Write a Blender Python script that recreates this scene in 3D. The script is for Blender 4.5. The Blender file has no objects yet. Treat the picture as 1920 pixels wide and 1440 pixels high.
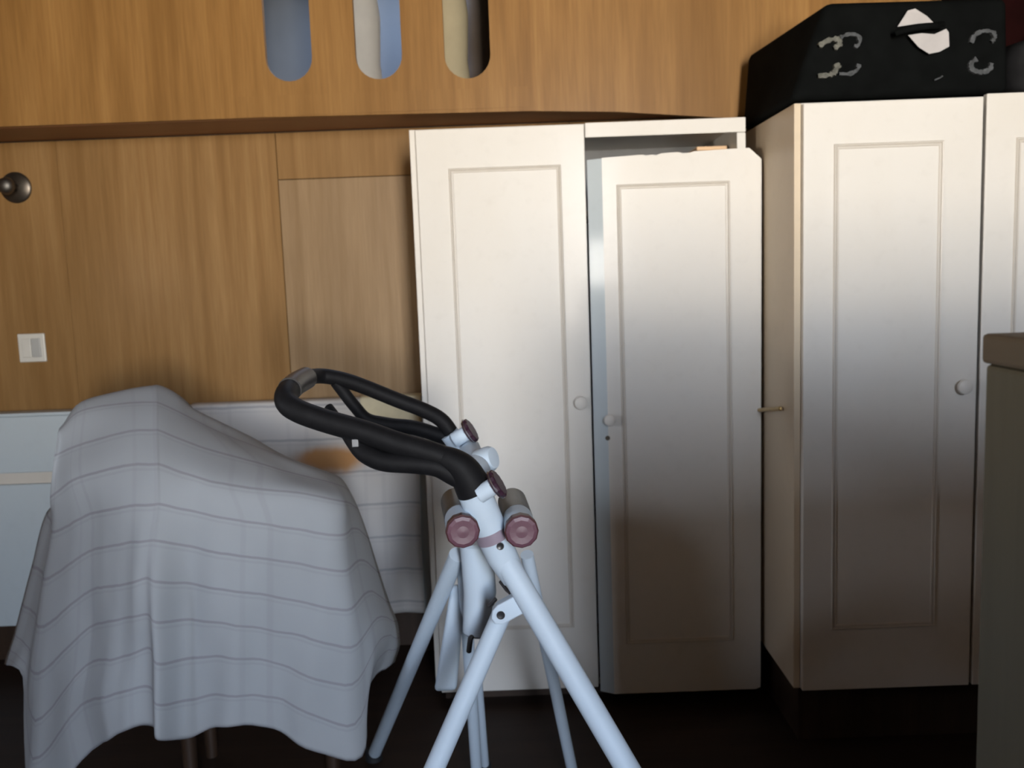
import bpy, bmesh, math, random
from mathutils import Vector, Matrix
random.seed(7)
scene = bpy.context.scene
COL = scene.collection
PI = math.pi

# ------------------------------------------------------------------ camera
cam_data = bpy.data.cameras.new('camera')
cam_data.sensor_width = 36.0
cam_data.lens = 36.0 * 1700.0 / 1920.0
cam_data.clip_start = 0.05
cam = bpy.data.objects.new('camera', cam_data)
COL.objects.link(cam)
_p, _r = math.radians(6.9), math.radians(2.1)
_up0 = Vector((0, math.sin(_p), math.cos(_p)))
_fw = Vector((0, math.cos(_p), -math.sin(_p)))
_right = Vector((1, 0, 0)) * math.cos(_r) - _up0 * math.sin(_r)
_up = Vector((1, 0, 0)) * math.sin(_r) + _up0 * math.cos(_r)
_m = Matrix((_right, _up, -_fw)).transposed().to_4x4()
_m.translation = Vector((0, 0, 1.46))
cam.matrix_world = _m
cam_data.dof.use_dof = True          # the snapshot is focused too near, everything is a little soft
cam_data.dof.focus_distance = 1.35
cam_data.dof.aperture_fstop = 7.0
scene.camera = cam

# ------------------------------------------------------------------ colour management
scene.view_settings.view_transform = 'Standard'
scene.view_settings.look = 'None'
scene.view_settings.gamma = 1.0
scene.view_settings.use_curve_mapping = False
scene.view_settings.exposure = 0.0

# ------------------------------------------------------------------ world: blue sky above, sunlit ground and house fronts below
world = bpy.data.worlds.new('World')
scene.world = world
world.use_nodes = True
_n = world.node_tree.nodes
_l = world.node_tree.links
_n.clear()
_tc = _n.new('ShaderNodeTexCoord')
_sep = _n.new('ShaderNodeSeparateXYZ')
_mr = _n.new('ShaderNodeMapRange')
_mr.inputs['From Min'].default_value = -1.0
_mr.inputs['From Max'].default_value = 1.0
_cr = _n.new('ShaderNodeValToRGB')
_cr.color_ramp.elements[0].position = 0.0
_cr.color_ramp.elements[0].color = (0.62, 0.53, 0.42, 1)
_cr.color_ramp.elements[1].position = 1.0
_cr.color_ramp.elements[1].color = (0.20, 0.27, 0.40, 1)
for pos, c in ((0.46, (0.95, 0.86, 0.74)), (0.525, (1.0, 0.95, 0.88)), (0.55, (0.52, 0.565, 0.63)), (0.64, (0.31, 0.355, 0.43))):
    e = _cr.color_ramp.elements.new(pos)
    e.color = (*c, 1)
_bg = _n.new('ShaderNodeBackground')
_bg.inputs['Strength'].default_value = 148.0
_wo = _n.new('ShaderNodeOutputWorld')
_l.new(_tc.outputs['Generated'], _sep.inputs[0])
_l.new(_sep.outputs['Z'], _mr.inputs['Value'])
_l.new(_mr.outputs['Result'], _cr.inputs['Fac'])
_l.new(_cr.outputs['Color'], _bg.inputs['Color'])
_l.new(_bg.outputs[0], _wo.inputs['Surface'])

# the room's window (behind the viewer, to the right) and an unseen roof opening added to light the loft, as portals for the daylight
WX0, WX1, WZ0, WZ1, WY = 0.50, 1.15, 0.90, 2.85, -3.00
def portal(name, loc, sx, sy, rot):
    d = bpy.data.lights.new(name, 'AREA')
    d.shape = 'RECTANGLE'
    d.size, d.size_y = sx, sy
    d.cycles.is_portal = True
    o = bpy.data.objects.new(name, d)
    COL.objects.link(o)
    o.location = loc
    o.rotation_euler = rot
    return o
portal('window_daylight', ((WX0 + WX1) / 2, WY - 0.05, (WZ0 + WZ1) / 2), WX1 - WX0, WZ1 - WZ0, (PI / 2, 0, 0))
LY_0, LY_1, LZ_0, LZ_1 = 0.78, 1.10, 1.33, 1.70      # small window in the left wall
portal('side_window_daylight', (-2.50, (LY_0 + LY_1) / 2, (LZ_0 + LZ_1) / 2), LZ_1 - LZ_0, LY_1 - LY_0, (0, -PI / 2, 0))
portal('added_loft_daylight', (-0.475, 3.85, 2.97), 0.35, 0.5, (0, 0, 0))

# ------------------------------------------------------------------ materials
MATS = {}
def new_mat(name):
    m = bpy.data.materials.new(name)
    m.use_nodes = True
    MATS[name] = m
    nt = m.node_tree
    b = nt.nodes['Principled BSDF']
    return m, nt, b
def mixc(nt, fac, a, b, mode='MIX'):
    n = nt.nodes.new('ShaderNodeMix')
    n.data_type = 'RGBA'
    n.blend_type = mode
    for sock, v in ((n.inputs[0], fac), (n.inputs[6], a), (n.inputs[7], b)):
        if hasattr(v, 'is_linked'):
            nt.links.new(v, sock)
        elif isinstance(v, (int, float)):
            sock.default_value = v
        else:
            sock.default_value = (*v, 1)
    return n.outputs[2]
def noise(nt, scale, detail=3, vec=None, mapping=None, coord='Object', rough=0.55):
    tc = nt.nodes.new('ShaderNodeTexCoord')
    out = tc.outputs[coord]
    if mapping:
        mp = nt.nodes.new('ShaderNodeMapping')
        mp.inputs['Scale'].default_value = mapping
        nt.links.new(out, mp.inputs[0])
        out = mp.outputs[0]
    t = nt.nodes.new('ShaderNodeTexNoise')
    t.inputs['Scale'].default_value = scale
    t.inputs['Detail'].default_value = detail
    t.inputs['Roughness'].default_value = rough
    nt.links.new(out, t.inputs['Vector'])
    return t.outputs['Fac']
def remap(nt, v, a, b, c=0.0, d=1.0, smooth=False):
    n = nt.nodes.new('ShaderNodeMapRange')
    if smooth:
        n.interpolation_type = 'SMOOTHSTEP'
    for k, x in zip(('From Min', 'From Max', 'To Min', 'To Max'), (a, b, c, d)):
        n.inputs[k].default_value = x
    nt.links.new(v, n.inputs['Value'])
    return n.outputs['Result']
def math_n(nt, op, a, b=None):
    n = nt.nodes.new('ShaderNodeMath')
    n.operation = op
    for k, v in enumerate((a, b)):
        if v is None:
            continue
        if hasattr(v, 'is_linked'):
            nt.links.new(v, n.inputs[k])
        else:
            n.inputs[k].default_value = v
    return n.outputs[0]
def bump(nt, b, v, strength=0.2, dist=0.002):
    n = nt.nodes.new('ShaderNodeBump')
    n.inputs['Strength'].default_value = strength
    n.inputs['Distance'].default_value = dist
    nt.links.new(v, n.inputs['Height'])
    nt.links.new(n.outputs[0], b.inputs['Normal'])
def plain(name, col, rough=0.5, var=0.12, scale=14, metallic=0.0, coat=0.0, bmp=0.0, spec=0.5):
    m, nt, b = new_mat(name)
    f = noise(nt, scale, 4)
    dark = tuple(c * (1 - var) for c in col)
    lite = tuple(min(1, c * (1 + var)) for c in col)
    nt.links.new(mixc(nt, remap(nt, f, 0.3, 0.7), dark, lite), b.inputs['Base Color'])
    b.inputs['Roughness'].default_value = rough
    b.inputs['Metallic'].default_value = metallic
    b.inputs['Coat Weight'].default_value = coat
    b.inputs['Coat Roughness'].default_value = 0.12
    b.inputs['Specular IOR Level'].default_value = spec
    if bmp:
        bump(nt, b, noise(nt, scale * 8, 3), bmp)
    return m
def wood(name, c1, c2, rough=0.35, coat=0.5, axis=(14, 14, 0.7), coatr=0.25, spec=0.5):
    m, nt, b = new_mat(name)
    g1 = noise(nt, 1.6, 5, mapping=axis)
    g2 = noise(nt, 9.0, 3, mapping=axis)
    big = noise(nt, 1.1, 2, mapping=(2.2, 2.2, 0.45))
    oi = nt.nodes.new('ShaderNodeObjectInfo')
    c = mixc(nt, remap(nt, g1, 0.30, 0.70), c1, c2)
    c = mixc(nt, remap(nt, g2, 0.35, 0.75, 0, 0.35), c, tuple(x * 0.62 for x in c1))
    c = mixc(nt, remap(nt, big, 0.35, 0.7, 0.0, 0.45), c, tuple(x * 0.72 for x in c1))
    c = mixc(nt, remap(nt, oi.outputs['Random'], 0, 1, 0.0, 0.18), c, tuple(x * 0.8 for x in c2))
    nt.links.new(c, b.inputs['Base Color'])
    b.inputs['Roughness'].default_value = rough
    b.inputs['Coat Weight'].default_value = coat
    b.inputs['Coat Roughness'].default_value = coatr
    b.inputs['Specular IOR Level'].default_value = spec
    bump(nt, b, g2, 0.06)
    return m
wood('varnished_panel', (0.235, 0.125, 0.042), (0.365, 0.215, 0.088), rough=0.45, coat=0.05, spec=0.12, axis=(14, 14, 0.7))
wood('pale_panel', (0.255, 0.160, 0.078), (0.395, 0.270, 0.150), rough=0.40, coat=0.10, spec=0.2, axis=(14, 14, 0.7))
wood('varnished_fascia', (0.222, 0.110, 0.031), (0.345, 0.187, 0.062), rough=0.45, coat=0.05, spec=0.12, axis=(14, 14, 0.7))
wood('soffit_wood', (0.20, 0.075, 0.030), (0.28, 0.115, 0.05), rough=0.5, coat=0.1, axis=(0.8, 14, 14))
wood('dark_wood', (0.030, 0.016, 0.009), (0.055, 0.03, 0.017), rough=0.5, coat=0.1, axis=(14, 14, 1.0))
wood('floor_wood', (0.018, 0.010, 0.007), (0.034, 0.019, 0.012), rough=0.55, coat=0.0, axis=(0.8, 10, 10), spec=0.25)
wood('cabinet_brown', (0.095, 0.070, 0.042), (0.12, 0.092, 0.058), rough=0.6, coat=0.0, axis=(10, 0.8, 10))
wood('cabinet_olive', (0.080, 0.072, 0.045), (0.105, 0.094, 0.062), rough=0.6, coat=0.0, axis=(10, 10, 0.8))
plain('backing', (0.05, 0.03, 0.018), 0.8)
wood('wall_wood', (0.16, 0.085, 0.03), (0.26, 0.15, 0.06), rough=0.5, coat=0.05, spec=0.12)
plain('plaster_dim', (0.035, 0.022, 0.015), 0.9, 0.06, 5, bmp=0.1)
plain('ceiling_paint', (0.08, 0.055, 0.038), 0.9, 0.05, 5)
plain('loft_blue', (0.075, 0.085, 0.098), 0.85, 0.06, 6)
def gloss_paint(name, col, grime, rough=0.38, coat=0.03):
    m, nt, b = new_mat(name)
    f = noise(nt, 3.0, 5, mapping=(1, 1, 0.6))
    h = noise(nt, 22, 4)
    c = mixc(nt, remap(nt, f, 0.45, 0.8, 0, 0.45), col, grime)
    c = mixc(nt, remap(nt, h, 0.55, 0.85, 0, 0.12), c, tuple(x * 0.6 for x in grime))
    nt.links.new(c, b.inputs['Base Color'])
    b.inputs['Roughness'].default_value = rough
    b.inputs['Coat Weight'].default_value = coat
    b.inputs['Coat Roughness'].default_value = 0.10
    b.inputs['Specular IOR Level'].default_value = 0.16
    bump(nt, b, noise(nt, 5, 2), 0.08, 0.006)
    return m
gloss_paint('cream_paint', (0.70, 0.675, 0.63), (0.63, 0.585, 0.51))
gloss_paint('tan_paint', (0.62, 0.52, 0.39), (0.55, 0.45, 0.32))  # warmer tan, only on the left side panel of the right wardrobe
gloss_paint('groove_paint', (0.60, 0.56, 0.50), (0.52, 0.47, 0.40))
gloss_paint('white_paint', (0.49, 0.55, 0.58), (0.46, 0.50, 0.52), 0.45, 0.1)
plain('inside_wood', (0.42, 0.33, 0.22), 0.7, 0.1, 8)
plain('inside_grey', (0.36, 0.37, 0.38), 0.8, 0.08, 8)
plain('box_wood', (0.72, 0.48, 0.28), 0.6, 0.1, 8)
plain('white_metal', (0.50, 0.59, 0.68), 0.55, 0.03, 10, spec=0.3)
plain('foam_black', (0.007, 0.007, 0.008), 0.6, 0.2, 60, bmp=0.15, spec=0.15)
plain('plastic_black', (0.02, 0.02, 0.022), 0.35, 0.1, 30)
plain('plastic_grey', (0.035, 0.033, 0.032), 0.4, 0.1, 30, spec=0.4)
plain('cap_purple', (0.115, 0.052, 0.072), 0.42, 0.08, 30)
plain('cap_maroon', (0.06, 0.018, 0.018), 0.45, 0.08, 30)
plain('knob_purple', (0.035, 0.013, 0.026), 0.4, 0.08, 30)
plain('band_grey', (0.27, 0.22, 0.27), 0.4, 0.05, 30)
plain('rubber', (0.012, 0.014, 0.018), 0.7, 0.1, 30)
plain('steel', (0.55, 0.57, 0.6), 0.3, 0.05, 30, metallic=1.0)
plain('brass', (0.50, 0.36, 0.16), 0.35, 0.1, 30, metallic=1.0)
plain('knob_iron', (0.09, 0.075, 0.06), 0.35, 0.2, 30, metallic=0.8)
plain('knob_nickel', (0.16, 0.15, 0.135), 0.5, 0.1, 30, metallic=1.0)
plain('switch_plastic', (0.62, 0.60, 0.54), 0.4, 0.04, 20)
plain('switch_grey', (0.42, 0.42, 0.40), 0.4, 0.04, 20)
plain('case_black', (0.004, 0.0046, 0.0046), 0.85, 0.25, 18, bmp=0.1, spec=0.04)
plain('bag_black', (0.016, 0.016, 0.017), 0.9, 0.4, 12, bmp=0.25, spec=0.05)
plain('bag_maroon', (0.010, 0.002, 0.002), 0.9, 0.3, 12, bmp=0.25, spec=0.05)
plain('paper_white', (0.44, 0.42, 0.42), 0.7, 0.05, 20)
plain('residue', (0.055, 0.06, 0.065), 0.8, 0.5, 70)
plain('residue_tan', (0.10, 0.10, 0.085), 0.8, 0.5, 70)
plain('roll_white', (0.36, 0.36, 0.35), 0.85, 0.05, 12, bmp=0.1)
plain('roll_cream', (0.34, 0.30, 0.20), 0.85, 0.06, 12, bmp=0.1)
plain('roll_brown', (0.055, 0.038, 0.024), 0.85, 0.15, 12, bmp=0.1)
plain('towel_cream', (0.66, 0.60, 0.42), 0.9, 0.05, 30, bmp=0.25)

def sheet_mat(name, base, line, orange_patch=None):
    m, nt, b = new_mat(name)
    uv = nt.nodes.new('ShaderNodeUVMap')
    sp = nt.nodes.new('ShaderNodeSeparateXYZ')
    nt.links.new(uv.outputs[0], sp.inputs[0])
    wob = remap(nt, noise(nt, 16, 3), 0.0, 1.0, -0.03, 0.03)
    v = math_n(nt, 'ADD', sp.outputs['Y'], wob)
    def line_at(val, off, w):
        s = math_n(nt, 'ADD', val, off)
        d = math_n(nt, 'ABSOLUTE', math_n(nt, 'SUBTRACT', s, math_n(nt, 'ROUND', s)))
        return remap(nt, d, w * 0.4, w, 1.0, 0.0, True)
    l1 = line_at(v, 0.0, 0.050)
    l2 = line_at(v, -0.13, 0.045)
    u = sp.outputs['X']
    l3 = line_at(u, 0.18, 0.04)
    l4 = line_at(u, 0.42, 0.035)
    cl = noise(nt, 4.0, 3)
    c = mixc(nt, remap(nt, cl, 0.35, 0.7), tuple(x * 0.93 for x in base), base)
    c = mixc(nt, math_n(nt, 'MULTIPLY', l2, 0.22), c, line)
    c = mixc(nt, math_n(nt, 'MULTIPLY', l3, 0.20), c, line)
    c = mixc(nt, math_n(nt, 'MULTIPLY', l4, 0.15), c, line)
    c = mixc(nt, math_n(nt, 'MULTIPLY', l1, 0.88), c, line)
    if orange_patch:  # soft-edged orange patch mixed into the sheet colour
        tc = nt.nodes.new('ShaderNodeTexCoord')
        mp = nt.nodes.new('ShaderNodeMapping')
        mp.inputs['Location'].default_value = tuple(-a / s for a, s in zip(orange_patch[0], orange_patch[1]))
        mp.inputs['Scale'].default_value = tuple(1 / s for s in orange_patch[1])
        nt.links.new(tc.outputs['Object'], mp.inputs[0])
        ln = nt.nodes.new('ShaderNodeVectorMath')
        ln.operation = 'LENGTH'
        nt.links.new(mp.outputs[0], ln.inputs[0])
        d = math_n(nt, 'ADD', ln.outputs['Value'], remap(nt, noise(nt, 9, 3), 0, 1, -0.35, 0.35))
        c = mixc(nt, remap(nt, d, 0.35, 1.0, 0.9, 0.0, True), c, orange_patch[2])
    nt.links.new(c, b.inputs['Base Color'])
    b.inputs['Roughness'].default_value = 0.9
    b.inputs['Specular IOR Level'].default_value = 0.15
    bump(nt, b, noise(nt, 320, 2), 0.12, 0.001)
    return m
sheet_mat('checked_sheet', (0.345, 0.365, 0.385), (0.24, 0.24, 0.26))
sheet_mat('plain_sheet', (0.58, 0.57, 0.56), (0.36, 0.36, 0.38), orange_patch=((-0.6890, 3.3900, 0.7892), (0.20, 0.5, 0.070), (0.47, 0.225, 0.065)))

# ------------------------------------------------------------------ mesh helpers
def obj(name, bm, mat, parent=None, smooth=False, auto=None):
    me = bpy.data.meshes.new(name)
    bm.normal_update()
    bm.to_mesh(me)
    bm.free()
    me.materials.append(MATS[mat])
    if smooth:
        for p in me.polygons:
            p.use_smooth = True
        if auto:
            try:
                me.set_sharp_from_angle(angle=math.radians(auto))
            except Exception:
                pass
    o = bpy.data.objects.new(name, me)
    COL.objects.link(o)
    if parent:
        put(o, parent)
    return o
def put(o, parent):
    # world placement kept: shapes are modelled in world coordinates, the parent's offset is taken out of the vertices
    o.parent = parent
    off = Vector((0, 0, 0))
    q = parent
    while q:
        off += q.location
        q = q.parent
    o.data.transform(Matrix.Translation(-off))
def thing(name, label, cat, loc, group=None):
    o = bpy.data.objects.new(name, None)
    o.empty_display_size = 0.1
    COL.objects.link(o)
    o.location = loc
    return tag(o, label, cat, group)
def tag(o, label, cat, group=None):
    o['label'] = label
    o['category'] = cat
    if group:
        o['group'] = group
    return o
def struct(o):
    o['kind'] = 'structure'
    return o
def hexa(bm, pts, bev=0.0, seg=2):
    # pts: bottom four counter-clockwise from above, then top four
    vs = [bm.verts.new(p) for p in pts]
    fs = [bm.faces.new([vs[i] for i in f]) for f in ((3, 2, 1, 0), (4, 5, 6, 7), (0, 1, 5, 4), (1, 2, 6, 5), (2, 3, 7, 6), (3, 0, 4, 7))]
    if bev:
        es = list({e for f in fs for e in f.edges})
        bmesh.ops.bevel(bm, geom=es, offset=bev, segments=seg, profile=0.5, affect='EDGES')
    return bm
def box(x0, x1, y0, y1, z0, z1, bev=0.0, bm=None, seg=2):
    t = bmesh.new()
    hexa(t, [(x0, y0, z0), (x1, y0, z0), (x1, y1, z0), (x0, y1, z0), (x0, y0, z1), (x1, y0, z1), (x1, y1, z1), (x0, y1, z1)], bev, seg)
    if bm is None:
        return t
    me = bpy.data.meshes.new('tmp')
    t.to_mesh(me)
    t.free()
    bm.from_mesh(me)
    bpy.data.meshes.remove(me)
    return bm
def catmull(pts, n=8, closed=False):
    pts = [Vector(p) for p in pts]
    out = []
    N = len(pts)
    rng = range(N) if closed else range(N - 1)
    for i in rng:
        if closed:
            a, b, c, d = pts[(i - 1) % N], pts[i], pts[(i + 1) % N], pts[(i + 2) % N]
        else:
            b, c = pts[i], pts[i + 1]
            a = pts[i - 1] if i else b * 2 - c
            d = pts[i + 2] if i + 2 < N else c * 2 - b
        for k in range(n):
            t = k / n
            out.append(0.5 * ((2 * b) + (c - a) * t + (2 * a - 5 * b + 4 * c - d) * t * t + (3 * b - a - 3 * c + d) * t ** 3))
    if not closed:
        out.append(pts[-1])
    return out
def tube(pts, rad, seg=20, bm=None, closed=False, cap=True, round_end=0.0):
    bm = bm or bmesh.new()
    pts = [Vector(p) for p in pts]
    n = len(pts)
    rads = list(rad) if isinstance(rad, (list, tuple)) else [rad] * n
    if round_end and not closed:
        d0 = (pts[0] - pts[1]).normalized()
        d1 = (pts[-1] - pts[-2]).normalized()
        pts = [pts[0] - d0 * 0.0] + pts[1:-1] + [pts[-1]]
        pts = [pts[0] + d0 * round_end] + pts + [pts[-1] + d1 * round_end]
        rads = [rads[0] - round_end] + rads + [rads[-1] - round_end]
        n = len(pts)
    rings = []
    prev = None
    for i in range(n):
        if closed:
            t = pts[(i + 1) % n] - pts[i - 1]
        else:
            t = pts[min(i + 1, n - 1)] - pts[max(i - 1, 0)]
        t.normalize()
        if prev is None:
            a = Vector((0, 0, 1)) if abs(t.z) < 0.9 else Vector((1, 0, 0))
            s = t.cross(a).normalized()
        else:
            s = (prev - t * prev.dot(t)).normalized()
        prev = s
        b = t.cross(s)
        rings.append([bm.verts.new(pts[i] + (s * math.cos(2 * PI * k / seg) + b * math.sin(2 * PI * k / seg)) * rads[i]) for k in range(seg)])
    m = n if closed else n - 1
    for i in range(m):
        A, B = rings[i], rings[(i + 1) % n]
        for k in range(seg):
            bm.faces.new((A[k], A[(k + 1) % seg], B[(k + 1) % seg], B[k]))
    if cap and not closed:
        bm.faces.new(list(reversed(rings[0])))
        bm.faces.new(rings[-1])
    bmesh.ops.recalc_face_normals(bm, faces=bm.faces)
    return bm
def lathe(prof, origin, axis, seg=28, bm=None):
    # prof: (distance along axis, radius)
    bm = bm or bmesh.new()
    ax = Vector(axis).normalized()
    a = Vector((0, 0, 1)) if abs(ax.z) < 0.9 else Vector((1, 0, 0))
    s = ax.cross(a).normalized()
    b = ax.cross(s)
    o = Vector(origin)
    rings = []
    for h, r in prof:
        if r < 1e-6:
            rings.append([bm.verts.new(o + ax * h)])
        else:
            rings.append([bm.verts.new(o + ax * h + (s * math.cos(2 * PI * k / seg) + b * math.sin(2 * PI * k / seg)) * r) for k in range(seg)])
    for A, B in zip(rings, rings[1:]):
        for k in range(seg):
            k2 = (k + 1) % seg
            if len(A) == 1 and len(B) == 1:
                continue
            if len(A) == 1:
                bm.faces.new((A[0], B[k2], B[k]))
            elif len(B) == 1:
                bm.faces.new((A[k], A[k2], B[0]))
            else:
                bm.faces.new((A[k], A[k2], B[k2], B[k]))
    if len(rings[0]) > 1:
        bm.faces.new(list(reversed(rings[0])))
    if len(rings[-1]) > 1:
        bm.faces.new(rings[-1])
    bmesh.ops.recalc_face_normals(bm, faces=bm.faces)
    return bm
def extrude_poly(pts, depth_vec, bm=None, bev=0.0):
    bm = bm or bmesh.new()
    d = Vector(depth_vec)
    A = [bm.verts.new(p) for p in pts]
    B = [bm.verts.new(Vector(p) + d) for p in pts]
    fs = [bm.faces.new(A), bm.faces.new(list(reversed(B)))]
    n = len(pts)
    for i in range(n):
        fs.append(bm.faces.new((A[(i + 1) % n], A[i], B[i], B[(i + 1) % n])))
    bmesh.ops.recalc_face_normals(bm, faces=bm.faces)
    if bev:
        es = list({e for e in fs[0].edges} | {e for e in fs[1].edges})
        bmesh.ops.bevel(bm, geom=es, offset=bev, segments=2, profile=0.5, affect='EDGES')
    return bm
def net_surface(net, su, sv, uvs=None, folds=None):
    # bicubic surface through a net of points, rows = v, columns = u ; uv: u in metres/0.28, v in rows
    rows = [catmull(r, su) for r in net]
    ncol = len(rows[0])
    cols = [catmull([r[c] for r in rows], sv) for c in range(ncol)]
    nrow = len(cols[0])
    bm = bmesh.new()
    uvl = bm.loops.layers.uv.new('UVMap')
    mid = len(rows) // 2
    ulen = [0.0]
    for c in range(1, ncol):
        ulen.append(ulen[-1] + (rows[mid][c] - rows[mid][c - 1]).length)
    V = []
    for r in range(nrow):
        line = []
        for c in range(ncol):
            p = cols[c][r].copy()
            if folds:
                p += folds(ulen[c], r / sv, p)
            line.append(bm.verts.new(p))
        V.append(line)
    for r in range(nrow - 1):
        for c in range(ncol - 1):
            f = bm.faces.new((V[r][c], V[r][c + 1], V[r + 1][c + 1], V[r + 1][c]))
            for lp, (rr, cc) in zip(f.loops, ((r, c), (r, c + 1), (r + 1, c + 1), (r + 1, c))):
                lp[uvl].uv = (ulen[cc] / 0.28, rr / sv)
            f.smooth = True
    bmesh.ops.recalc_face_normals(bm, faces=bm.faces)
    return bm
def solidify(o, t):
    md = o.modifiers.new('thickness', 'SOLIDIFY')
    md.thickness = t
    md.offset = 0
    return o

# ------------------------------------------------------------------ the room
CEIL = 2.95
XL, XR = -2.45, 2.85
struct(obj('floor', box(XL, XR, WY, 4.5, -0.08, 0.0), 'floor_wood'))
cb = box(XL, XR, WY, 3.6, CEIL, CEIL + 0.08)
box(XL, XR, 4.10, 4.5, CEIL, CEIL + 0.08, bm=cb)
box(XL, -0.65, 3.6, 4.10, CEIL, CEIL + 0.08, bm=cb)  # gap over the loft, added to let daylight in behind the slots
box(-0.30, XR, 3.6, 4.10, CEIL, CEIL + 0.08, bm=cb)
struct(obj('ceiling', cb, 'ceiling_paint'))
wlb = box(XL - 0.1, XL, WY, LY_0, 0, CEIL)
box(XL - 0.1, XL, LY_1, 4.5, 0, CEIL, bm=wlb)
box(XL - 0.1, XL, LY_0, LY_1, 0, LZ_0, bm=wlb)
box(XL - 0.1, XL, LY_0, LY_1, LZ_1, CEIL, bm=wlb)
struct(obj('wall_left', wlb, 'wall_wood'))
w2 = box(XL - 0.08, XL - 0.03, LY_0, LY_0 + 0.03, LZ_0, LZ_1)
box(XL - 0.08, XL - 0.03, LY_1 - 0.03, LY_1, LZ_0, LZ_1, bm=w2)
box(XL - 0.08, XL - 0.03, LY_0 + 0.03, LY_1 - 0.03, LZ_0, LZ_0 + 0.03, bm=w2)
box(XL - 0.08, XL - 0.03, LY_0 + 0.03, LY_1 - 0.03, LZ_1 - 0.03, LZ_1, bm=w2)
struct(obj('window_2', w2, 'white_paint'))
struct(obj('wall_right', box(XR, XR + 0.1, WY, 4.5, 0, CEIL), 'plaster_dim'))
fb = box(XL, WX0, WY - 0.1, WY, 0, CEIL)
box(WX1, XR, WY - 0.1, WY, 0, CEIL, bm=fb)
box(WX0, WX1, WY - 0.1, WY, 0, WZ0, bm=fb)
box(WX0, WX1, WY - 0.1, WY, WZ1, CEIL, bm=fb)
struct(obj('wall_front', fb, 'plaster_dim'))
wf = box(WX0, WX0 + 0.05, WY - 0.09, WY - 0.03, WZ0, WZ1)
box(WX1 - 0.05, WX1, WY - 0.09, WY - 0.03, WZ0, WZ1, bm=wf)
box(WX0 + 0.05, WX1 - 0.05, WY - 0.09, WY - 0.03, WZ0, WZ0 + 0.05, bm=wf)
box(WX0 + 0.05, WX1 - 0.05, WY - 0.09, WY - 0.03, WZ1 - 0.05, WZ1, bm=wf)
win = struct(obj('window_1', wf, 'white_paint'))
obj('window_sill', box(WX0 - 0.06, WX1 + 0.06, WY, WY + 0.10, WZ0 - 0.035, WZ0 - 0.001, 0.005), 'white_paint', win)

# back wall: dark backing behind separate varnished panels
wall = struct(obj('wall_back', box(XL, XR, 3.515, 3.60, 0, 2.06), 'backing'))
G = 0.0012
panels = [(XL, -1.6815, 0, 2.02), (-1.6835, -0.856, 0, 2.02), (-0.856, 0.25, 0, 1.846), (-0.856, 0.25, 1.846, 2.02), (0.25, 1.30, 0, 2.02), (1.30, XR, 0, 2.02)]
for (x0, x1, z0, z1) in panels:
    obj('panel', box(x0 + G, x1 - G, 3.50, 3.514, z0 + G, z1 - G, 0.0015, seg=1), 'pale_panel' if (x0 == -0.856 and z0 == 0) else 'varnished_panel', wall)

struct(obj('dark_strip_back', box(XL, XR, 3.482, 3.4995, 0, 0.24, 0.003), 'dark_wood'))  # added strip, its dark colour stands in for shade at the wall foot

# overhanging loft front: a board with three round-ended slots, built as a polygon with holes
def slot_outline(xc, hw, zb, zt, n=14):
    pts = []
    for k in range(n + 1):
        a = PI + PI * k / n
        pts.append((xc + hw * math.cos(a), zb + hw + hw * math.sin(a)))
    for k in range(n + 1):
        a = PI * k / n
        pts.append((xc + hw * math.cos(a), zt - hw + hw * math.sin(a)))
    return pts
def board_with_slots(x0, x1, low, zt, slots, y0, y1):
    # vertical strips: strips left, between and right of the slots are plain; strips with a slot are filled around its outline
    bm = bmesh.new()
    def bot(x):
        for (xa, za), (xb, zb_) in zip(low, low[1:]):
            if x <= xb:
                return za + (zb_ - za) * (x - xa) / (xb - xa)
        return low[-1][1]
    def quad(pa):
        extrude_poly([(x, y0, z) for x, z in pa], (0, y1 - y0, 0), bm)
    xs = x0
    for (xc, hw, zb, ztop) in slots:
        L, Rr = xc - hw - 0.02, xc + hw + 0.02
        quad([(xs, bot(xs)), (L, bot(L)), (L, zt), (xs, zt)])
        o = slot_outline(xc, hw, zb, ztop)
        half = len(o) // 2
        lower = o[:half]
        upper = o[half:]
        quad([(L, bot(L)), (Rr, bot(Rr)), (Rr, zb + hw)] + [p for p in reversed(lower)] + [(L, zb + hw)])
        quad([(L, ztop - hw)] + [p for p in reversed(upper)] + [(Rr, ztop - hw), (Rr, zt), (L, zt)])
        quad([(L, zb + hw), (xc - hw, zb + hw), (xc - hw, ztop - hw), (L, ztop - hw)])
        quad([(xc + hw, zb + hw), (Rr, zb + hw), (Rr, ztop - hw), (xc + hw, ztop - hw)])
        xs = Rr
    quad([(xs, bot(xs))] + [p for p in low if p[0] > xs] + [(x1, zt), (xs, zt)])
    bmesh.ops.remove_doubles(bm, verts=bm.verts, dist=0.0005)
    # inner walls shared by two strips are dropped
    dup = {}
    for f in bm.faces:
        dup.setdefault(frozenset(v.index for v in f.verts) if False else tuple(sorted((round(v.co.x, 4), round(v.co.y, 4), round(v.co.z, 4)) for v in f.verts)), []).append(f)
    kill = [f for fs in dup.values() if len(fs) > 1 for f in fs]
    bmesh.ops.delete(bm, geom=kill, context='FACES_ONLY')
    bmesh.ops.recalc_face_normals(bm, faces=bm.faces)
    return bm
FY0, FY1 = 3.19, 3.215
fas = struct(obj('wall_upper', box(XL, XR, FY1 + 0.002, FY1 + 0.02, 2.03, 2.06), 'backing'))
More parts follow.
